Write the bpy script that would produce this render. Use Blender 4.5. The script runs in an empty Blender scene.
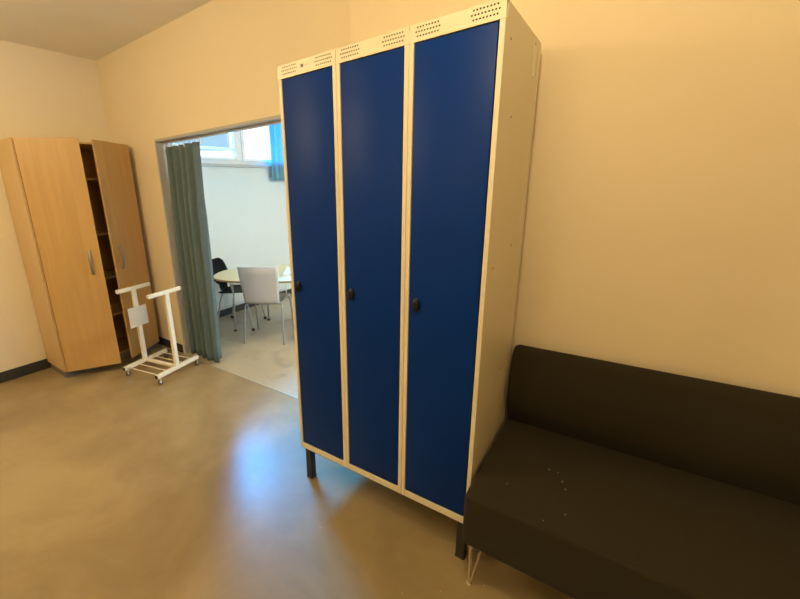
import bpy, bmesh, math, random
from mathutils import Vector, Matrix
random.seed(7)
SC = bpy.context.scene
COL = SC.collection
PI = math.pi

# ------------------------------------------------------------------ materials
MATS = {}
def mat(name, col, rough=0.6, metal=0.0, noise=0.0, nscale=8.0, bump=0.0, bscale=200.0, spec=0.5, col2=None,
        stretch=(1, 1, 1), sheen=0.0, trans=0.0, coat=0.0):
    m = bpy.data.materials.new(name); m.use_nodes = True
    nt = m.node_tree; b = nt.nodes['Principled BSDF']
    b.inputs['Roughness'].default_value = rough; b.inputs['Metallic'].default_value = metal
    b.inputs['Specular IOR Level'].default_value = spec
    b.inputs['Base Color'].default_value = (*col, 1)
    if sheen: b.inputs['Sheen Weight'].default_value = sheen
    if trans: b.inputs['Transmission Weight'].default_value = trans
    if coat: b.inputs['Coat Weight'].default_value = coat
    tc = nt.nodes.new('ShaderNodeTexCoord'); mp = nt.nodes.new('ShaderNodeMapping')
    mp.inputs['Scale'].default_value = stretch
    nt.links.new(tc.outputs['Object'], mp.inputs['Vector'])
    if noise or col2:
        n = nt.nodes.new('ShaderNodeTexNoise'); n.inputs['Scale'].default_value = nscale
        n.inputs['Detail'].default_value = 5; n.inputs['Roughness'].default_value = .6
        nt.links.new(mp.outputs['Vector'], n.inputs['Vector'])
        r = nt.nodes.new('ShaderNodeValToRGB')
        c2 = col2 or tuple(c*(1-noise) for c in col)
        r.color_ramp.elements[0].position = .33; r.color_ramp.elements[1].position = .67
        r.color_ramp.elements[0].color = (*c2, 1); r.color_ramp.elements[1].color = (*col, 1)
        nt.links.new(n.outputs['Fac'], r.inputs['Fac']); nt.links.new(r.outputs['Color'], b.inputs['Base Color'])
    if bump:
        n2 = nt.nodes.new('ShaderNodeTexNoise'); n2.inputs['Scale'].default_value = bscale; n2.inputs['Detail'].default_value = 3
        nt.links.new(mp.outputs['Vector'], n2.inputs['Vector'])
        bp = nt.nodes.new('ShaderNodeBump'); bp.inputs['Strength'].default_value = bump; bp.inputs['Distance'].default_value = .002
        nt.links.new(n2.outputs['Fac'], bp.inputs['Height']); nt.links.new(bp.outputs['Normal'], b.inputs['Normal'])
    MATS[name] = m
    return m

M_wall = mat('cream wall paint', (.86, .74, .535), .75, noise=.03, nscale=1.5, bump=.06, bscale=120)
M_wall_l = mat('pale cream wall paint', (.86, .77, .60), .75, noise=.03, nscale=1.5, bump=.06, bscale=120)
M_ceil = mat('ceiling paint', (.86, .81, .69), .85, noise=.03, nscale=2)
M_mint = mat('mint wall paint', (.72, .78, .78), .8, noise=.02, nscale=2)
M_base = mat('dark baseboard', (.035, .035, .035), .5, noise=.2, nscale=12)
M_lin = mat('grey door lining', (.50, .49, .46), .45, noise=.05, nscale=6)
M_white = mat('white powder coat', (.85, .80, .70), .45, noise=.03, nscale=10)
M_lock = mat('cream white locker steel', (.78, .71, .54), .38, noise=.02, nscale=5)
M_blue = mat('blue locker door paint', (.0010, .031, .225), .42, noise=.06, nscale=3, bump=.03, bscale=300, spec=.13)
M_black = mat('black plastic', (.012, .012, .012), .35, noise=.1, nscale=20)
M_hole_shade = mat('painted hollow shade', (.03, .024, .016), .9)  # shade inside the locker, put into the colour
M_leg = mat('dark steel leg', (.02, .02, .021), .4, noise=.1, nscale=20)
M_screw = mat('dull steel screw', (.30, .26, .20), .4, metal=.8)
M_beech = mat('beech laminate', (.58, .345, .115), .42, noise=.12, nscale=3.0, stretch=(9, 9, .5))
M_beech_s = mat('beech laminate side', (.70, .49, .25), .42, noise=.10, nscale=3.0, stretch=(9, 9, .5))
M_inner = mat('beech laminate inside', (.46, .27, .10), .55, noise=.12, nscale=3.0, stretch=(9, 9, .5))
M_plinth = mat('grey plinth', (.19, .18, .17), .5, noise=.15, nscale=10)
M_hand = mat('brushed metal handle', (.33, .31, .29), .38, metal=.8)
M_chrome = mat('chrome', (.75, .74, .72), .16, metal=1.0)
M_steel = mat('satin steel tube', (.42, .43, .42), .33, metal=.85)
M_rubber = mat('grey caster rubber', (.10, .09, .08), .6)
M_panel = mat('frosted plastic panel', (.74, .72, .66), .4, noise=.05, nscale=8)
M_curt = mat('grey teal curtain cloth', (.125, .185, .205), .9, noise=.12, nscale=25, bump=.15, bscale=400)
M_table = mat('birch tabletop', (.86, .74, .43), .35, noise=.05, nscale=4, stretch=(1, 6, 1))
M_edge = mat('tabletop edge', (.42, .29, .12), .5, noise=.1, nscale=9)
M_shellw = mat('white chair shell', (.66, .65, .64), .4, noise=.03, nscale=6)
M_shellb = mat('black chair shell', (.006, .006, .006), .6, noise=.1, nscale=10, spec=.10)
M_paper = mat('paper', (.86, .90, .92), .7, noise=.02, nscale=6)
M_rad = mat('radiator enamel', (.80, .84, .80), .4, noise=.02, nscale=6)
M_win = mat('white window frame', (.95, .96, .96), .45, noise=.01, nscale=8)

def floor_mat(name, c1, c2, c3, rough, spec, s2=3.1, det=8, dist=1.2):
    m = mat(name, c1, rough, spec=spec)
    nt = m.node_tree; b = nt.nodes['Principled BSDF']; N = nt.nodes.new; L = nt.links.new
    tc = N('ShaderNodeTexCoord')
    n1 = N('ShaderNodeTexNoise'); n1.inputs['Scale'].default_value = 1.6; n1.inputs['Detail'].default_value = 6; n1.inputs['Roughness'].default_value = .62
    n1.inputs['Distortion'].default_value = .5
    L(tc.outputs['Object'], n1.inputs['Vector'])
    r1 = N('ShaderNodeValToRGB'); r1.color_ramp.elements[0].position = .36; r1.color_ramp.elements[1].position = .64
    r1.color_ramp.elements[0].color = (*c2, 1); r1.color_ramp.elements[1].color = (*c1, 1)
    L(n1.outputs['Fac'], r1.inputs['Fac'])
    n2 = N('ShaderNodeTexNoise'); n2.inputs['Scale'].default_value = s2; n2.inputs['Detail'].default_value = det; n2.inputs['Distortion'].default_value = dist
    L(tc.outputs['Object'], n2.inputs['Vector'])
    r2 = N('ShaderNodeValToRGB'); r2.color_ramp.elements[0].position = .52; r2.color_ramp.elements[1].position = .85
    r2.color_ramp.elements[0].color = (0, 0, 0, 1); r2.color_ramp.elements[1].color = (.6, .6, .6, 1)
    L(n2.outputs['Fac'], r2.inputs['Fac'])
    mx = N('ShaderNodeMixRGB'); L(r2.outputs['Color'], mx.inputs['Fac']); L(r1.outputs['Color'], mx.inputs['Color1'])
    mx.inputs['Color2'].default_value = (*c3, 1)
    L(mx.outputs['Color'], b.inputs['Base Color'])
    mr = N('ShaderNodeMapRange'); L(n2.outputs['Fac'], mr.inputs['Value'])
    mr.inputs['From Min'].default_value = .3; mr.inputs['From Max'].default_value = .7
    mr.inputs['To Min'].default_value = rough*.96; mr.inputs['To Max'].default_value = rough*1.06
    L(mr.outputs['Result'], b.inputs['Roughness'])
    bp = N('ShaderNodeBump'); bp.inputs['Strength'].default_value = .05; bp.inputs['Distance'].default_value = .01
    L(n1.outputs['Fac'], bp.inputs['Height']); L(bp.outputs['Normal'], b.inputs['Normal'])
    return m
M_floor = floor_mat('tan polished concrete', (.395, .30, .162), (.285, .212, .108), (.235, .18, .105), .292, .5, 3.4, 6, .4)
M_floor2 = floor_mat('pale worn floor', (.50, .415, .285), (.44, .38, .275), (.17, .135, .095), .3, .4)

def sofa_mat():
    m = mat('charcoal wool felt', (.034, .028, .016), .95, noise=.25, nscale=300, bump=.3, bscale=500, spec=.15, sheen=.06)
    return m
M_sofa = sofa_mat()

def translucent_mat(name, col, w):
    m = mat(name, col, .85, noise=.1, nscale=20)
    nt = m.node_tree; b = nt.nodes['Principled BSDF']; out = nt.nodes['Material Output']
    t = nt.nodes.new('ShaderNodeBsdfTranslucent'); t.inputs['Color'].default_value = (*col, 1)
    mx = nt.nodes.new('ShaderNodeMixShader'); mx.inputs['Fac'].default_value = w
    nt.links.new(b.outputs[0], mx.inputs[1]); nt.links.new(t.outputs[0], mx.inputs[2]); nt.links.new(mx.outputs[0], out.inputs['Surface'])
    return m
M_bcurt = translucent_mat('blue window curtain cloth', (.26, .54, .68), .35)

def glass_mat():
    m = bpy.data.materials.new('window glass'); m.use_nodes = True; nt = m.node_tree
    nt.nodes.remove(nt.nodes['Principled BSDF']); out = nt.nodes['Material Output']
    t = nt.nodes.new('ShaderNodeBsdfTransparent'); g = nt.nodes.new('ShaderNodeBsdfGlossy'); g.inputs['Roughness'].default_value = .03
    fr = nt.nodes.new('ShaderNodeFresnel'); fr.inputs['IOR'].default_value = 1.3
    mx = nt.nodes.new('ShaderNodeMixShader'); nt.links.new(fr.outputs[0], mx.inputs['Fac'])
    nt.links.new(t.outputs[0], mx.inputs[1]); nt.links.new(g.outputs[0], mx.inputs[2]); nt.links.new(mx.outputs[0], out.inputs['Surface'])
    return m
M_glass = glass_mat()

# ------------------------------------------------------------------ mesh helpers
class MB:
    def __init__(s): s.bm = bmesh.new(); s.mi = 0
    def _tag(s, before):
        for f in s.bm.faces:
            if f not in before: f.material_index = s.mi
    def box(s, a, b, bev=0.0, seg=2):
        before = set(s.bm.faces)
        a, b = Vector(a), Vector(b)
        lo = Vector([min(a[i], b[i]) for i in range(3)]); hi = Vector([max(a[i], b[i]) for i in range(3)])
        r = bmesh.ops.create_cube(s.bm, size=1.0)
        for v in r['verts']:
            v.co = Vector([lo[i] + (v.co[i]+.5)*(hi[i]-lo[i]) for i in range(3)])
        if bev > 0:
            es = list({e for v in r['verts'] for e in v.link_edges})
            bmesh.ops.bevel(s.bm, geom=es, offset=min(bev, min(hi-lo)*.45), segments=seg, profile=.5, affect='EDGES')
        s._tag(before)
        return s
    def tube(s, pts, r, n=12, closed=False, cap=True, rs=None):
        before = set(s.bm.faces)
        P = [Vector(p) for p in pts]; N = len(P); rings = []
        ref = None
        for i, p in enumerate(P):
            if closed: t = (P[(i+1) % N]-P[i-1]).normalized()
            else: t = (P[min(i+1, N-1)]-P[max(i-1, 0)]).normalized()
            if ref is None:
                ref = Vector((0, 0, 1)) if abs(t.z) < .9 else Vector((1, 0, 0))
            x = (ref - t*ref.dot(t)).normalized(); ref = x
            y = t.cross(x)
            rr = rs[i] if rs else r
            rings.append([s.bm.verts.new(p + x*math.cos(2*PI*k/n)*rr + y*math.sin(2*PI*k/n)*rr) for k in range(n)])
        for i in range(N if closed else N-1):
            a, b = rings[i], rings[(i+1) % N]
            for k in range(n):
                s.bm.faces.new((a[k], a[(k+1) % n], b[(k+1) % n], b[k]))
        if cap and not closed:
            s.bm.faces.new(list(reversed(rings[0]))); s.bm.faces.new(rings[-1])
        s._tag(before); return s
    def prism(s, prof, axis, a, b, inset=0.0, steps=4, closed_prof=True):
        """extrude a closed 2D profile along an axis; ends rounded inward by `inset`"""
        before = set(s.bm.faces)
        def P(u, v, w):
            return {'x': (w, u, v), 'y': (u, w, v), 'z': (u, v, w)}[axis]
        cx = sum(p[0] for p in prof)/len(prof); cy = sum(p[1] for p in prof)/len(prof)
        W = max(p[0] for p in prof)-min(p[0] for p in prof); H = max(p[1] for p in prof)-min(p[1] for p in prof)
        stations = []
        if inset > 0:
            for k in range(steps+1):
                t = PI/2*k/steps; stations.append((a+inset*(1-math.sin(t)), inset*(1-math.cos(t))))
            stations.reverse() if False else None
            st = sorted(stations); left = [(w, inset*(1-math.sqrt(max(0, 1-(1-(w-a)/inset)**2)))) for w, _ in st]
            right = [(b-(w-a), d) for w, d in reversed(left)]
            stations = left+right
        else: stations = [(a, 0), (b, 0)]
        rings = []
        for w, d in stations:
            sx = (W-2*d)/W; sy = (H-2*d)/H
            rings.append([s.bm.verts.new(P(cx+(u-cx)*sx, cy+(v-cy)*sy, w)) for u, v in prof])
        n = len(prof)
        for i in range(len(rings)-1):
            for k in range(n):
                s.bm.faces.new((rings[i][k], rings[i][(k+1) % n], rings[i+1][(k+1) % n], rings[i+1][k]))
        s.bm.faces.new(list(reversed(rings[0]))); s.bm.faces.new(rings[-1])
        s._tag(before); return s
    def quad(s, pts):
        f = s.bm.faces.new([s.bm.verts.new(Vector(p)) for p in pts]); f.material_index = s.mi; return s
    def lathe(s, prof, origin, axis='z', n=24, sx=1.0, sy=1.0):
        before = set(s.bm.faces); o = Vector(origin); rings = []
        for r, h in prof:
            ring = []
            for k in range(n):
                c, d = math.cos(2*PI*k/n)*r*sx, math.sin(2*PI*k/n)*r*sy
                v = {'z': (c, d, h), 'y': (c, h, d), 'x': (h, c, d)}[axis]
                ring.append(s.bm.verts.new(o+Vector(v)))
            rings.append(ring)
        for i in range(len(rings)-1):
            for k in range(n):
                s.bm.faces.new((rings[i][k], rings[i][(k+1) % n], rings[i+1][(k+1) % n], rings[i+1][k]))
        s.bm.faces.new(list(reversed(rings[0]))); s.bm.faces.new(rings[-1])
        s._tag(before); return s
    def build(s, name, m, parent=None, smooth=False, loc=None, rotz=None):
        bmesh.ops.recalc_face_normals(s.bm, faces=s.bm.faces[:])
        me = bpy.data.meshes.new(name); s.bm.to_mesh(me); s.bm.free()
        for x in (m if isinstance(m, (list, tuple)) else [m]): me.materials.append(x)
        o = bpy.data.objects.new(name, me); COL.objects.link(o)
        if smooth:
            for p in me.polygons: p.use_smooth = True
            try: me.set_sharp_from_angle(angle=math.radians(38))
            except Exception: pass
        if parent: o.parent = parent
        if loc is not None: o.location = loc
        if rotz is not None: o.rotation_euler = (0, 0, rotz)
        return o

def thing(name, label, cat, loc=(0, 0, 0), rotz=0.0, group=None):
    o = bpy.data.objects.new(name, None); COL.objects.link(o); o.empty_display_size = .1
    o.location = loc; o.rotation_euler = (0, 0, rotz)
    o['label'] = label; o['category'] = cat
    if group: o['group'] = group
    return o
def tag(o, label, cat, group=None, kind=None):
    o['label'] = label; o['category'] = cat
    if group: o['group'] = group
    if kind: o['kind'] = kind
    return o
def struct(mb, name, m, label=None, cat=None):
    o = mb.build(name, m); o['kind'] = 'structure'
    if label: o['label'] = label
    if cat: o['category'] = cat
    return o
def copy_tree(o, parent=None):
    c = o.copy(); COL.objects.link(c)
    if parent: c.parent = parent
    for ch in list(o.children): copy_tree(ch, c)
    return c

# ------------------------------------------------------------------ setting
XL, XR, YF, ZC = -3.861, 2.7, -4.3, 2.785        # left wall, right wall, wall behind the camera, ceiling
DX0, DX1, DZ = -3.037, -1.03, 2.0                # doorway
SX, SY = -.905, -.10                             # where the wall steps forward
T = .15
XO, YO = -3.72, 3.3                              # side room: its left wall, its far wall

struct(MB().box((XL-.1, YF-.1, -.12), (XR+.1, -.03, 0)), 'floor', M_floor, 'tan polished concrete floor of the front room', 'floor')
struct(MB().box((XL-.1, -.03, -.12), (1.2, YO+.1, .0)), 'floor.001', M_floor2, 'pale worn floor of the room behind the doorway', 'floor')
struct(MB().box((XL-.1, YF-.1, ZC), (XR+.1, 0.0, ZC+.12)), 'ceiling', M_ceil, 'plain ceiling of the front room', 'ceiling')
struct(MB().box((XO-.15, 0.0, ZC), (1.2, YO+.1, ZC+.12)), 'ceiling.001', M_mint, 'ceiling of the room behind the doorway', 'ceiling')
struct(MB().box((XL-.1, YF-.1, 0), (XL, T, ZC)), 'wall_left', M_wall_l, 'cream wall behind the beech wardrobe', 'wall')
w = MB()
w.box((XL, 0, 0), (DX0, T, ZC)); w.box((DX0, 0, DZ), (DX1, T, ZC)); w.box((DX1, 0, 0), (SX, T, ZC))
w.box((SX, SY, 0), (XR, T, ZC))
struct(w, 'wall_back', M_wall, 'cream wall with the curtained doorway, behind the lockers and sofa', 'wall')
struct(MB().box((XR, YF-.1, 0), (XR+.1, T, ZC)), 'wall_right', M_wall, 'cream wall at the right end of the room', 'wall')
struct(MB().box((XL, YF-.1, 0), (XR, YF, ZC)), 'wall_front', M_wall, 'cream wall facing the lockers', 'wall')

# side room shell: the left wall carries the high window
WY0, WY1, WZ0, WZ1 = -.0+.35, 2.55, 1.885, 2.70
w = MB()
w.box((XO-.14, T, 0), (XO, YO, WZ0)); w.box((XO-.14, T, WZ1), (XO, YO, ZC))
w.box((XO-.14, T, WZ0), (XO, WY0, WZ1)); w.box((XO-.14, WY1, WZ0), (XO, YO, WZ1))
struct(w, 'wall_left.001', M_mint, 'pale mint wall under the high window', 'wall')
struct(MB().box((XO-.14, YO, 0), (1.2, YO+.1, ZC)), 'wall_far', M_mint, 'pale mint far wall of the side room', 'wall')
struct(MB().box((1.1, T, 0), (1.2, YO, ZC)), 'wall_right.001', M_mint, 'pale mint right wall of the side room', 'wall')

# baseboards
struct(MB().box((XL, YF, 0), (XL+.013, -.02, .095), .003), 'baseboard_left', M_base, 'dark baseboard along the left wall', 'baseboard')
struct(MB().box((XL+.013, -.013, 0), (DX0-.035, 0, .085), .003), 'baseboard_back', M_base, 'dark baseboard between the wardrobe and the doorway', 'baseboard')
struct(MB().box((XO, T, 0), (XO+.014, YO, .085), .003), 'baseboard_left.001', M_base, 'dark baseboard under the radiator', 'baseboard')

# doorway lining
w = MB()
w.box((DX0-.006, -.004, 0), (DX0+.012, T+.004, DZ+.008), .001)
w.box((DX1-.012, -.004, 0), (DX1+.006, T+.004, DZ+.008), .001)
w.box((DX0+.012, -.004, DZ-.012), (DX1-.012, T+.004, DZ+.008), .001)
struct(w, 'trim_1', M_lin, 'grey lining of the doorway', 'door lining')
w = MB().box((DX0+.012, -.034, .0), (DX1-.012, -.026, .0035), .001)
struct(w, 'trim_2', M_lin, 'thin floor joint at the doorway', 'threshold')

# high window
win = bpy.data.objects.new('window_1', None); COL.objects.link(win)
win['kind'] = 'structure'; win['label'] = 'high white framed window over the mint wall'; win['category'] = 'window'
win.location = (XO-.07, 0, 0)
w = MB()
w.box((-.035, WY0, WZ0), (.035, WY1, WZ0+.05), .004); w.box((-.035, WY0, WZ1-.05), (.035, WY1, WZ1), .004)
w.box((-.035, WY0, WZ0+.05), (.035, WY0+.05, WZ1-.05), .004); w.box((-.035, WY1-.05, WZ0+.05), (.035, WY1, WZ1-.05), .004)
w.build('window_frame', M_win, win)
MB().box((-.04, 1.50, WZ0+.05), (.045, 1.58, WZ1-.05), .006).build('mullion', M_win, win)
MB().box((-.015, WY0+.11, 2.064), (.030, 1.46, 2.088), .004).build('transom', M_win, win)
for (y0, y1, bt) in ((WY0+.05, 1.50, .035), (1.58, WY1-.05, .035)):
    w = MB(); fw = .045
    w.box((-.02, y0, WZ0+.05), (.055, y1, WZ0+.05+bt), .005); w.box((-.02, y0, WZ1-.05-fw), (.055, y1, WZ1-.05), .005)
    w.box((-.02, y0, WZ0+.05+bt), (.055, y0+fw, WZ1-.05-fw), .005); w.box((-.02, y1-fw, WZ0+.05+bt), (.055, y1, WZ1-.05-fw), .005)
    sash = w.build('sash', M_win, win)
    MB().box((.010, y0+fw-.004, WZ0+.05+bt-.004), (.016, y1-fw+.004, WZ1-.05-fw+.004)).build('pane', M_glass, sash)
MB().box((.03, WY0-.03, WZ0-.03), (.105, WY1+.03, WZ0), .006).build('window_sill', M_lin, win)

# ------------------------------------------------------------------ locker
LW, LH, LB = .90, 2.033, .200
LYF, LYB = -.65, -.165
lk = thing('locker', 'tall cream steel locker with three blue doors, standing left of the sofa', 'locker', (0, LYF, 0))
D = LYB-LYF
w = MB(); t = .012
for i in range(3):                                            # three bolted bodies
    x0, x1 = -LW+.3*i+.0006, -LW+.3*(i+1)-.0006
    w.box((x0, .018, LB), (x0+t, D, LH), .0015); w.box((x1-t, .018, LB), (x1, D, LH), .0015)
    w.box((x0+t, .018, LH-t), (x1-t, D, LH)); w.box((x0+t, .018, LB), (x1-t, D, LB+t)); w.box((x0+t, D-.004, LB+t), (x1-t, D, LH-t))
w.build('body', M_lock, lk)
DZ0, DZ1 = LB+.034, 1.979
for i in range(3):
    x0, x1 = -LW+.3*i+.0006, -LW+.3*(i+1)-.0006
    w = MB()
    w.box((x0, 0, LB), (x0+.0165, .02, DZ1+.004), .002); w.box((x1-.0165, 0, LB), (x1, .02, DZ1+.004), .002)
    w.box((x0+.0165, 0, LB), (x1-.0165, .02, DZ0-.003), .002)
    w.build('front_frame', M_lock, lk)
    # perforated top rail: two fields of punched holes
    w = MB(); zr0, zr1 = DZ1+.004, LH
    pitch, rows = .0098, 3
    ph = .0125; zf0 = (zr0+zr1)/2-ph*1.5+.003
    w.box((x0, 0.0015, zr1-.0045), (x1, .02, zr1), .0)       # folded upper lip
    y = 0.0
    def strip(xa, xb, za, zb): w.quad([(xa, y, za), (xb, y, za), (xb, y, zb), (xa, y, zb)])
    strip(x0, x1, zr0, zf0); strip(x0, x1, zf0+3*ph, zr1)
    for r in range(rows):
        za, zb = zf0+r*ph, zf0+(r+1)*ph; zc = (za+zb)/2; off = pitch/2 if r == 1 else 0
        cur = x0
        for fx in (x0+.019, x1-.019-8.5*pitch):
            xs = fx+ (pitch/2-off)
            nh = 9 if r == 1 else 8
            strip(cur, xs, za, zb)
            for k in range(nh):
                ca, cb = xs+k*pitch, xs+(k+1)*pitch; cx = (ca+cb)/2; rad = .0030
                sq = [(cb, zc), (cb, zb), (cx, zb), (ca, zb), (ca, zc), (ca, za), (cx, za), (cb, za)]
                ci = [(cx+rad*math.cos(PI/4*q), zc+rad*math.sin(PI/4*q)) for q in range(8)]
                for q in range(8):
                    p = (q+1) % 8
                    w.quad([(sq[q][0], y, sq[q][1]), (sq[p][0], y, sq[p][1]), (ci[p][0], y, ci[p][1]), (ci[q][0], y, ci[q][1])])
                    w.quad([(ci[q][0], y, ci[q][1]), (ci[p][0], y, ci[p][1]), (ci[p][0], y+.0015, ci[p][1]), (ci[q][0], y+.0015, ci[q][1])])
            cur = xs+nh*pitch
        strip(cur, x1, za, zb)
    w.quad([(x0, 0, zr0), (x1, 0, zr0), (x1, .02, zr0), (x0, .02, zr0)])
    tr = w.build('vent_rail', M_lock, lk)
    MB().box((x0+.013, .0045, zf0-.002), (x1-.013, .0055, zf0+3*ph+.002)).build('vent_shade_sheet', M_hole_shade, tr)  # added dark sheet: paints the shade seen through the punched holes
    if i == 0:
        w = MB(); xm, zm = (x0+x1)/2-.022, (zr0+zr1)/2+.003
        w.mi = 0; w.box((xm, -.0006, zm-.0055), (xm+.013, .0, zm+.0055))
        w.mi = 1; w.box((xm+.015, -.0005, zm-.003), (xm+.038, .0, zm+.003))
        lg = w.build('logo_plate', [M_black, M_screw], lk); lg['label'] = 'tiny dark maker mark between the vents'
    # door
    dx0, dx1 = x0+.0185, x1-.0205
    w = MB(); w.box((dx0, .0015, DZ0), (dx1, .0175, DZ1), .0025, 2)
    dr = w.build('door', M_blue, lk, smooth=True)
    kx, kz = dx0+.030, 1.097
    w = MB()
    w.lathe([(.019, .0015), (.019, -.004), (.0165, -.0065), (.0155, -.012), (.012, -.0145), (.004, -.0152)], (kx, 0, kz), 'y', 24, .78, 1.45)
    w.box((kx-.0035, -.022, kz-.019), (kx+.0035, -.012, kz+.019), .003)
    w.build('door_knob', M_black, dr, smooth=True)
for (x, yy) in ((-LW+.035, .035), (-.030, .035), (-LW+.035, D-.04), (-.030, D-.04)):
    w = MB(); w.box((x-.019, yy-.019, .012), (x+.019, yy+.019, LB), .004); w.box((x-.0205, yy-.0205, 0), (x+.0205, yy+.0205, .014), .004)
    w.build('leg', M_leg, lk)
w = MB()                                                     # base frame tubes that carry the legs
for yy in (.035, D-.04): w.box((-LW+.056, yy-.012, LB-.024), (-.051, yy+.012, LB))
w.build('base_frame', M_leg, lk)
for (yy, z) in ((.068, 1.946), (.142, 1.74), (.30, 1.30), (.068, 1.25), (.30, .78)):
    MB().lathe([(.004, 0.0), (.0035, .0012), (.001, .0016)], (-.0006, yy, z), 'x', 12).build('screw', M_screw, lk)
w = MB(); ys, za, zb = .395, 1.905, 2.005
pts = [(.0, ys+.012*math.cos(a), (zb if math.sin(a) >= 0 else za)+.012*math.sin(a)) for a in [2*PI*k/24 for k in range(24)]]
w.tube(pts, .0014, 6, closed=True)
slot = w.build('side_slot', M_lock, lk)
for z in (za-.004, zb+.004): MB().lathe([(.0045, -.0004), (.004, .0012), (.001, .0014)], (-.0002, ys, z), 'x', 10).build('rivet', M_hand, slot)
MB().box((-.0008, D-.016, LB+.01), (.0008, D, LH-.01), .0005).build('rear_flange', M_lock, lk)

# ------------------------------------------------------------------ sofa
SL = 1.86
sf = thing('sofa', 'armless charcoal felt sofa on thin chrome legs, right of the blue-door locker', 'sofa', (.010, -.764, 0))
def rounded(pts, r, n=5):
    """round the corners of a closed polygon; r per corner"""
    out = []; N = len(pts)
    for i in range(N):
        p = Vector((*pts[i],)); a = Vector((*pts[i-1],)); b = Vector((*pts[(i+1) % N],)); rr = r[i] if isinstance(r, (list, tuple)) else r
        da, db = (a-p), (b-p); la, lb = da.length, db.length; rr = min(rr, la*.45, lb*.45)
        p0 = p+da.normalized()*rr; p1 = p+db.normalized()*rr
        for k in range(n+1):
            q = k/n; out.append(tuple((1-q)**2*p0+2*q*(1-q)*p+q*q*p1))
    return out
seat_prof = rounded([(.010, .206), (.0, .290), (.0, .443), (.30, .446), (.640, .452), (.640, .216)], [.03, .01, .018, .05, .02, .03])
MB().prism(seat_prof, 'x', 0, SL, .014, 5).build('seat', M_sofa, sf, smooth=True)
back_prof = rounded([(.588, .452), (.522, .560), (.535, .70), (.570, .805), (.615, .828), (.644, .805), (.650, .42), (.606, .42)],
                    [.02, .06, .08, .05, .03, .03, .02, .02])
MB().prism(back_prof, 'x', 0.0, SL, .022, 5).build('backrest', M_sofa, sf, smooth=True)
def sofa_leg(x, y, s):
    w = MB()
    p = [(x-.028, y, .216), (x-.010, y, .02), (x-.004, y, .004), (x+.004, y, .004), (x+.010, y, .02), (x+.028, y, .216)]
    w.tube([(x-.022*s, y, .212), (x-.020*s, y-.006, .12), (x-.016*s, y-.012, .006)], .0065, 10)
    w.tube([(x+.020*s, y+.030, .212), (x+.006*s, y+.012, .12), (x-.012*s, y-.008, .006)], .0055, 10)
    w.lathe([(.011, 0.0), (.012, .003), (.010, .007)], (x-.015*s, y-.011, 0), 'z', 14)
    w.box((x-.034, y-.012, .204), (x+.034, y+.045, .214), .002)
    w.build('leg', M_chrome, sf, smooth=True)
for x in (.045, SL-.07):
    sofa_leg(x, .055, 1); sofa_leg(x, .55, 1)
sofa_leg(SL/2, .30, 1)

def specks(name, pts, r, label, cat):
    w = MB()
    for k, (x, y, z) in enumerate(pts):
        before = set(w.bm.verts)
        bmesh.ops.create_icosphere(w.bm, subdivisions=1, radius=r*(.7+.5*random.random()), matrix=Matrix.Translation((x, y, z+r*.4)) @ Matrix.Rotation(k*1.3, 4, 'Z') @ Matrix.Diagonal((1.5, .8, .5, 1)))
    tag(w.build(name, M_lint), label, cat, kind='stuff')
M_lint = mat('pale lint', (.55, .52, .45), .9, noise=.1, nscale=50)
LINT = [(0.3, -0.532, 0.4459), (0.122, -0.619, 0.445), (0.235, -0.45, 0.4468), (0.265, -0.449, 0.4469), (0.285, -0.494, 0.4463), (0.316, -0.659, 0.4446), (0.261, -0.727, 0.444)]
CRUMBS = [(-0.611, -0.858, 0.0), (-0.13, -0.595, 0.0), (0.091, -0.695, 0.0), (-0.039, -0.819, 0.0), (-0.157, -0.91, 0.0)]
specks('lint', LINT, .0022, 'pale lint specks scattered on the sofa seat', 'lint')
specks('crumbs', CRUMBS, .0032, 'tiny pale crumbs on the floor in front of the locker', 'crumbs')

# ------------------------------------------------------------------ wardrobe
WX0, WX1, WA, WB, WH = XL+.022, -3.430, -.935, -.045, 2.0
wd = thing('wardrobe', 'tall beech wardrobe in the corner, both doors standing ajar', 'wardrobe', (WX0, WA, 0))
wx, wy = WX1-WX0, WB-WA; t = .018
MB().box((0, 0, .07), (wx, t, WH), .0015).build('side_panel', M_beech_s, wd)
MB().box((0, wy-t, .07), (wx, wy, WH), .0015).build('side_panel', M_beech_s, wd)
MB().box((0, t, WH-t), (wx, wy-t, WH), .0015).build('top_panel', M_beech_s, wd)
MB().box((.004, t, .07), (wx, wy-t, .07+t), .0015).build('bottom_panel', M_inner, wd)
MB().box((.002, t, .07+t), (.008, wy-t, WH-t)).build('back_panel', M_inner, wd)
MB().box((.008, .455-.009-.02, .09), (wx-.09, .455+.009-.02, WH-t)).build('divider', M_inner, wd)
for z in (1.70, 1.215, .81, .452):
    MB().box((.01, t, z-.009), (wx-.045, wy-t, z+.009), .001).build('shelf', M_beech_s, wd)
MB().box((.02, .012, 0), (wx-.028, wy-.012, .0695), .001).build('plinth', M_plinth, wd)
DWW = .425
def ward_door(side, ang):
    hy = .022 if side == 'L' else wy-.022
    w = MB()
    s = 1 if side == 'L' else -1
    w.box((0, 0, .072), (.018, s*DWW, WH-.004), .0015)
    o = w.build('door', M_beech, wd)
    o.location = (wx+.011, hy, 0); o.rotation_euler = (0, 0, -s*math.radians(ang))
    w = MB(); yy = s*(DWW-.078)
    pts = []
    for k in range(13):
        q = k/12; z = .915+.20*q; pts.append((.020+.030*math.sin(PI*q)**.6, yy-s*0.0, z))
    w.tube(pts, .009, 10, rs=[.012]+[.0095]*11+[.012])
    h = w.build('handle', M_hand, o, smooth=True)
    for z in (.18, 1.02, 1.86):
        MB().box((-.010, s*.010, z-.03), (.0, s*.045, z+.03), .003).build('hinge', M_hand, o)
    return o
ward_door('L', 31); ward_door('R', 27)

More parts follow.
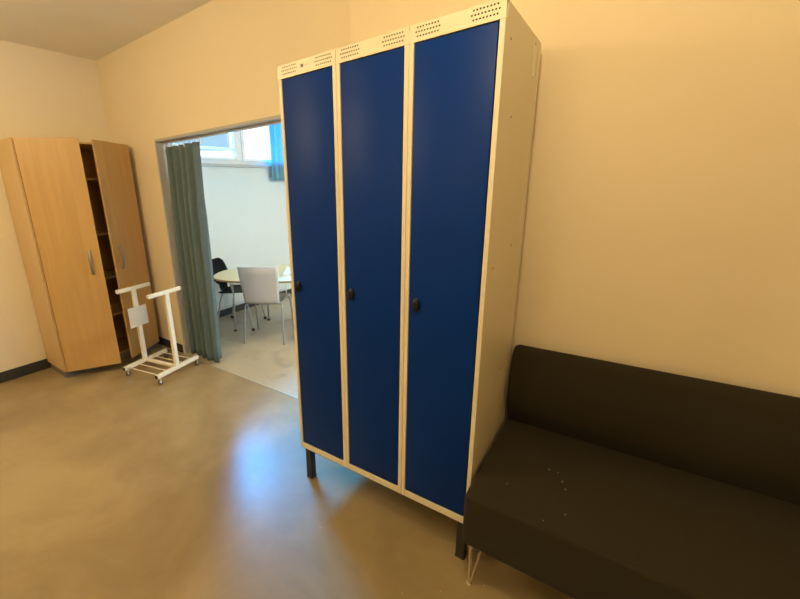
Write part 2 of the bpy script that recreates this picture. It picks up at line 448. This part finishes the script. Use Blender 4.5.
# ------------------------------------------------------------------ white trolley
tr = thing('hand_trolley', 'small white tubular trolley on casters, standing between the wardrobe and curtain', 'trolley', (-2.850, -.350, 0), math.radians(10.5))
HL, HW = .230, .205
for s in (-1, 1):
    w = MB(); w.mi = 0; w.box((s*HW-.016, -HL, .066), (s*HW+.016, HL, .098), .003)
    rl = w.build('side_rail', M_white, tr)
    for e in (-1, 1): MB().box((s*HW-.0145, e*HL, .0675), (s*HW+.0145, e*(HL+.004), .0965), .002).build('end_cap', M_black, rl)
for q in (-.195, -.105, .075, .17):
    MB().tube([(-HW+.012, q, .084), (HW-.012, q, .084)], .0045, 8).build('rung', M_white, tr, smooth=True)
MB().box((-HW+.012, -.024, .072), (HW-.012, .010, .094), .003).build('crossbar', M_white, tr)
for s in (-1, 1):
    w = MB(); w.box((s*HW-.015, -.032, .094), (s*HW+.015, .006, .750), .003)
    po = w.build('post', M_white, tr)
    dy = -.020 if s > 0 else 0
    MB().box((s*HW-.014, -.172+dy, .748), (s*HW+.014, .158+dy, .780), .004).build('top_bar', M_white, po)
    if s < 0:
        w = MB(); w.box((s*HW+.0155, -.112, .420), (s*HW+.0215, .074, .600), .0025)
        pn = w.build('plate', M_panel, po); pn['label'] = 'blank frosted plastic plate'
for sx in (-1, 1):
    for sy in (-1, 1):
        x, yy = sx*HW, sy*(HL-.022)
        w = MB(); w.lathe([(.011, .066), (.012, .060), (.009, .054)], (x, yy, 0), 'z', 12)
        for e in (-1, 1): w.box((x+e*.009-.0012, yy-.004, .018), (x+e*.009+.0012, yy+.018, .056), .001)
        c = w.build('caster', M_chrome, tr, smooth=True)
        w = MB(); w.lathe([(.012, -.0065), (.021, -.0065), (.0225, 0), (.021, .0065), (.012, .0065)], (x, yy+.008, .0226), 'x', 20)
        w.build('wheel', M_rubber, c, smooth=True)

# ------------------------------------------------------------------ curtains
def cloth(name, x0, x1, xb0, xb1, z0, z1, y0, amp, folds, m, parent=None, axis='x', thick=.004, ph=.3, seed=1):
    rnd = random.Random(seed); nu, nv = 150, 26; w = MB(); bm = w.bm
    fo = [rnd.uniform(-.35, .35) for _ in range(12)]
    am = [rnd.uniform(.6, 1.15) for _ in range(40)]
    grid = []
    for j in range(nv+1):
        q = j/nv; row = []; z = z1+(z0-z1)*q
        for i in range(nu+1):
            u = i/nu
            a = x0+(x1-x0)*u; b = xb0+(xb1-xb0)*u
            s = a+(b-a)*q
            p = folds*2*PI*u+ph+.5*math.sin(5*u+fo[0]+1.2*q)+.25*math.sin(2.2*q+9*u)
            A = amp*am[int(u*folds)]*(.55+.45*min(1, q*3+.1))
            d = A*math.sin(p)+.25*A*math.sin(2.1*p+fo[2]+q*1.5)
            s += .35*A*math.cos(p)*.6
            row.append(bm.verts.new((s, y0+d, z) if axis == 'x' else (y0+d, s, z)))
        grid.append(row)
    for j in range(nv):
        for i in range(nu):
            bm.faces.new((grid[j][i], grid[j][i+1], grid[j+1][i+1], grid[j+1][i]))
    o = w.build(name, m, parent, smooth=True)
    md = o.modifiers.new('thickness', 'SOLIDIFY'); md.thickness = thick; md.offset = 0
    return o
cu = thing('curtain', 'long grey-teal curtain bunched at the left side of the doorway', 'curtain', (-2.76, .058, 0))
cloth('cloth', -.248, .270, -.252, .215, .012, 1.942, 0, .050, 5, M_curt, cu, seed=4)
for k in range(8):
    x = -.235+.52*k/7
    w = MB(); w.box((x-.005, -.004, 1.925), (x+.005, .004, 1.974), .002); w.build('glider', M_white, cu)
w = MB(); w.box((DX0+.014, .047, 1.973), (DX1-.014, .069, 1.9878), .002)
tag(w.build('curtain_rail', M_lin), 'thin grey curtain rail under the doorway header', 'curtain rail')
bc = thing('window_curtain', 'short blue curtain hanging at the right of the high window', 'curtain', (XO+.065, 0, 0))
cloth('cloth', 1.985, 2.45, 1.985, 2.48, 1.69, 2.62, 0, .022, 5, M_bcurt, bc, axis='y', seed=9, thick=.003)
w = MB(); w.tube([(XO+.065, .2, 2.64), (XO+.065, 2.75, 2.64)], .009, 10)
for yy in (.25, 1.5, 2.7): w.box((XO+.0, yy-.008, 2.632), (XO+.07, yy+.008, 2.648), .002)
tag(w.build('curtain_rod', M_white, smooth=True), 'white rod carrying the short blue window curtain', 'curtain rod')

# ------------------------------------------------------------------ side room furniture
# radiator
rd = thing('radiator', 'white ribbed panel radiator on the mint wall behind the black chair', 'radiator', (XO, .95, 0))
w = MB(); w.box((.035, -.55, .14), (.075, 1.15, .52), .006)
for k in range(42):
    yy = -.52+1.64*k/41; w.box((.073, yy-.011, .165), (.081, yy+.011, .495), .004, 1)
w.build('panel', M_rad, rd)
for yy in (-.3, .3, .9): MB().box((.002, yy-.02, .22), (.037, yy+.02, .44)).build('bracket', M_rad, rd)
w = MB(); w.tube([(.055, 1.15, .18), (.055, 1.19, .18), (.055, 1.19, .0)], .009, 10); w.build('pipe', M_rad, rd, smooth=True)

# table: rounded oblong top on forked steel legs
TZ = .67; TA = math.radians(33.4)
tb = thing('meeting_table', 'pale birch oval meeting table behind the doorway, tucked between the chairs', 'table', (-2.679, 1.067, 0), TA)
def superell(a, b, n=72, e=2.5):
    return [(a*math.copysign(abs(math.cos(2*PI*k/n))**(2/e), math.cos(2*PI*k/n)), b*math.copysign(abs(math.sin(2*PI*k/n))**(2/e), math.sin(2*PI*k/n))) for k in range(n)]
a_, b_ = .74, .44
MB().prism(superell(a_, b_), 'z', TZ-.004, TZ).build('tabletop', M_table, tb)
MB().prism(superell(a_-.002, b_-.002), 'z', TZ-.022, TZ-.004).build('tabletop_edge', M_edge, tb)
for (x, yy) in ((-.57, -.05), (-.26, .33), (.57, .05), (.26, -.33)):
    w = MB(); c = Vector((x, yy, 0)); out = Vector((x/a_, yy/b_, 0)).normalized(); sd = Vector((-out.y, out.x, 0))
    foot = c; knee = c-out*.02+Vector((0, 0, .40))
    w.tube([foot+Vector((0, 0, .014)), knee], .011, 10)
    for q in (-1, -.33, .33, 1):
        top = c+sd*.10*q+out*(.02-.02*q*q)+Vector((0, 0, TZ-.024))
        w.tube([knee+sd*.006*q+Vector((0, 0, -.03)), knee+sd*.02*q+Vector((0, 0, .06)), top], .0055, 8)
    l = w.build('leg', M_steel, tb, smooth=True)
    MB().lathe([(.020, 0), (.023, .006), (.016, .016)], foot, 'z', 16).build('foot', M_black, l, smooth=True)
# paper
w = MB()
for k in range(6):
    dx = random.uniform(-.004, .004); w.box((-.12+dx, -.165, k*.006), (.12+dx, .165, k*.006+.0058))
o = w.build('paper_stack', M_paper, loc=(-2.50, 1.12, TZ), rotz=math.radians(35))
tag(o, 'small stack of white paper lying on the birch table', 'paper')

def shell_chair(name, label, cat, mshell, mleg, loc, rz, wtop, wbot, curved, ball):
    """chair facing +y, origin on the floor under the seat centre"""
    c = thing(name, label, cat, loc, rz)
    # seat: gently dished sheet that curls down at the front edge
    def sheet(rows, th, nm):
        w = MB(); bm = w.bm; g = []
        nx = 14
        for (y, z, hw, dish, nrm) in rows:
            r = []
            for i in range(nx+1):
                q = -1+2*i/nx
                k = dish*(q*q)
                r.append(bm.verts.new((hw*q, y+nrm[0]*k, z+nrm[1]*k)))
            g.append(r)
        for j in range(len(g)-1):
            for i in range(nx): bm.faces.new((g[j][i], g[j][i+1], g[j+1][i+1], g[j+1][i]))
        o = w.build(nm, mshell, c, smooth=True)
        s = o.modifiers.new('thickness', 'SOLIDIFY'); s.thickness = th; s.offset = 0
        return o
    sd = .015 if curved else .004
    hs = .205
    sheet([(.215, .415, hs*.86, sd, (0, 1)), (.205, .432, hs*.94, sd, (0, 1)), (.15, .442, hs, sd, (0, 1)), (.05, .440, hs, sd, (0, 1)),
           (-.06, .432, hs, sd, (0, 1)), (-.15, .428, hs*.96, sd, (0, 1)), (-.185, .434, hs*.94, sd, (0, 1))], .010, 'seat')
    bd = .045 if curved else .012
    if curved:
        rows = [(-.188, .436, wbot*.42, .006, (1, 0)), (-.210, .46, wbot*.45, .01, (1, 0)), (-.232, .52, wbot*.55, .03, (1, 0)), (-.262, .60, wtop*.98, bd, (1, 0)),
                (-.295, .69, wtop, bd, (1, 0)), (-.322, .76, wtop*.93, bd, (1, 0)), (-.334, .795, wtop*.70, bd*.7, (1, 0))]
    else:
        rows = [(-.188, .436, wbot, bd, (1, 0)), (-.205, .452, wbot, bd, (1, 0)), (-.215, .50, wbot+(wtop-wbot)*.2, bd, (1, 0)),
                (-.232, .62, wbot+(wtop-wbot)*.5, bd, (1, 0)), (-.252, .74, wbot+(wtop-wbot)*.82, bd, (1, 0)), (-.266, .825, wtop, bd, (1, 0))]
    sheet(rows, .010, 'backrest')
    r = .0085
    zs = .418
    for sx in (-1, 1):
        for sy in (-1, 1):
            fy = -.235 if sy < 0 else .205; ty = -.15 if sy < 0 else .14; X = .205
            w = MB(); w.tube([(sx*(X+.012), fy, .006), (sx*X, fy+(ty-fy)*.75, .34), (sx*(X-.006), ty, .400), (sx*(X-.030), ty, zs), (sx*(X-.07), ty, zs+.003)], r, 10)
            l = w.build('leg', mleg, c, smooth=True)
            w = MB()
            if ball: w.lathe([(.008, 0), (.017, .004), (.021, .016), (.017, .028), (.009, .034)], (sx*(X+.012), fy, 0), 'z', 14)
            else: w.lathe([(.010, 0), (.011, .010), (.0095, .018)], (sx*(X+.012), fy, 0), 'z', 12)
            w.build('foot', M_black if ball else M_steel, l, smooth=True)
    w = MB()
    for y in (-.15, .14): w.tube([(-.14, y, zs+.003), (.14, y, zs+.003)], r, 10)
    w.build('crossbar', mleg, c, smooth=True)
    return c
fwd = Vector((-.474, .880, 0))
p = Vector((-2.540, .61, 0))+fwd*.235
shell_chair('dining_chair', 'white shell chair with steel legs, its back to the doorway', 'chair', M_shellw, M_steel, (p.x, p.y, 0), math.radians(28.3), .210, .185, False, False)
shell_chair('dining_chair', 'black shell chair at the left end of the table, half behind the curtain', 'chair', M_shellb, M_steel, (-3.23, .92, 0), math.radians(-62), .215, .20, True, True)
shell_chair('dining_chair', 'black shell chair at the right end of the table, mostly hidden by the locker', 'chair', M_shellb, M_steel, (-1.98, 1.24, 0), math.radians(118), .215, .20, True, True)

# ------------------------------------------------------------------ light
def area(name, loc, size, power, col, sy=None, rot=(0, 0, 0)):
    l = bpy.data.lights.new(name, 'AREA'); l.energy = power; l.color = col; l.size = size
    if sy: l.shape = 'RECTANGLE'; l.size_y = sy
    o = bpy.data.objects.new(name, l); COL.objects.link(o); o.location = loc; o.rotation_euler = rot
    return o
def bulb(name, loc, r, power, col):
    l = bpy.data.lights.new(name, 'POINT'); l.energy = power; l.color = col; l.shadow_soft_size = r
    o = bpy.data.objects.new(name, l); COL.objects.link(o); o.location = loc
    return o
WARM = (1.0, .77, .42)
bulb('lamp_or_fill', (.15, -1.50, 2.42), .13, 32, WARM)
bulb('lamp_or_fill', (-2.15, -2.15, 2.42), .13, 50, WARM)
bulb('lamp_or_fill', (-.6, -3.3, 2.3), .13, 20, WARM)  # added fill bulb behind the camera, brightens left wall and ceiling
area('office_lamp', (-.2, 2.1, 2.72), .6, 112, (1.0, .90, .66), 1.2)
po = area('window_portal', (XO-.145, (WY0+WY1)/2, (WZ0+WZ1)/2), WY1-WY0, 1, (1, 1, 1), WZ1-WZ0, (PI/2, 0, -PI/2))
po.data.cycles.is_portal = True

wd_ = bpy.data.worlds.new('sky'); SC.world = wd_; wd_.use_nodes = True
nt = wd_.node_tree; N = nt.nodes.new; L = nt.links.new
bg = nt.nodes['Background']; bg.inputs['Strength'].default_value = 1.0
tc = N('ShaderNodeTexCoord'); sp = N('ShaderNodeSeparateXYZ'); L(tc.outputs['Generated'], sp.inputs[0])
# blue sky with a white cloud bank low in the north-west
at = N('ShaderNodeMath'); at.operation = 'ARCTAN2'; L(sp.outputs['Y'], at.inputs[0]); L(sp.outputs['X'], at.inputs[1])
ns = N('ShaderNodeTexNoise'); ns.inputs['Scale'].default_value = 3; ns.inputs['Detail'].default_value = 4; L(tc.outputs['Generated'], ns.inputs['Vector'])
ad = N('ShaderNodeMath'); ad.operation = 'MULTIPLY_ADD'; L(ns.outputs['Fac'], ad.inputs[0]); ad.inputs[1].default_value = .06; L(at.outputs[0], ad.inputs[2])
mr = N('ShaderNodeMapRange'); L(ad.outputs[0], mr.inputs['Value'])
mr.inputs['From Min'].default_value = 2.44; mr.inputs['From Max'].default_value = 2.50; mr.inputs['To Min'].default_value = 1; mr.inputs['To Max'].default_value = 0
lo = N('ShaderNodeMapRange'); L(sp.outputs['Z'], lo.inputs['Value'])
lo.inputs['From Min'].default_value = .094; lo.inputs['From Max'].default_value = .100; lo.inputs['To Min'].default_value = 1; lo.inputs['To Max'].default_value = 0
mxw = N('ShaderNodeMath'); mxw.operation = 'MAXIMUM'; L(mr.outputs['Result'], mxw.inputs[0]); L(lo.outputs['Result'], mxw.inputs[1])
rc = N('ShaderNodeMixRGB'); L(mxw.outputs[0], rc.inputs['Fac'])
rc.inputs['Color1'].default_value = (.40, .70, .95, 1); rc.inputs['Color2'].default_value = (1.5, 1.55, 1.6, 1)
el = N('ShaderNodeMapRange'); L(sp.outputs['Z'], el.inputs['Value']); el.interpolation_type = 'SMOOTHSTEP'
el.inputs['From Min'].default_value = .17; el.inputs['From Max'].default_value = .42
hi = N('ShaderNodeMixRGB'); L(el.outputs['Result'], hi.inputs['Fac']); L(rc.outputs['Color'], hi.inputs['Color1'])
hi.inputs['Color2'].default_value = (9.0, 112.0, 290.0, 1)
L(hi.outputs['Color'], bg.inputs['Color'])

# ------------------------------------------------------------------ camera
f, yaw, pitch, roll = 389.36, -.663, -.271, -.036
ppx, ppy = 328.983, 298.949
import os
fw = Vector((math.sin(yaw)*math.cos(pitch), math.cos(yaw)*math.cos(pitch), math.sin(pitch)))
rt = Vector((math.cos(yaw), -math.sin(yaw), 0)); up = rt.cross(fw)
c, s = math.cos(roll), math.sin(roll)
r2 = c*rt+s*up; u2 = -s*rt+c*up
cam = bpy.data.cameras.new('camera'); co = bpy.data.objects.new('camera', cam); COL.objects.link(co)
cam.sensor_width = 36; cam.lens = f/800*36; cam.clip_start = .02
cam.shift_x = (400-ppx)/800; cam.shift_y = (ppy-299.5)/800
co.matrix_world = Matrix(((r2.x, u2.x, -fw.x, .3633), (r2.y, u2.y, -fw.y, -1.975), (r2.z, u2.z, -fw.z, 1.5285), (0, 0, 0, 1)))
SC.camera = co
SC.view_settings.view_transform = 'Standard'; SC.view_settings.look = 'None'
SC.view_settings.gamma = 1; SC.view_settings.use_curve_mapping = False
SC.view_settings.exposure = 0.0
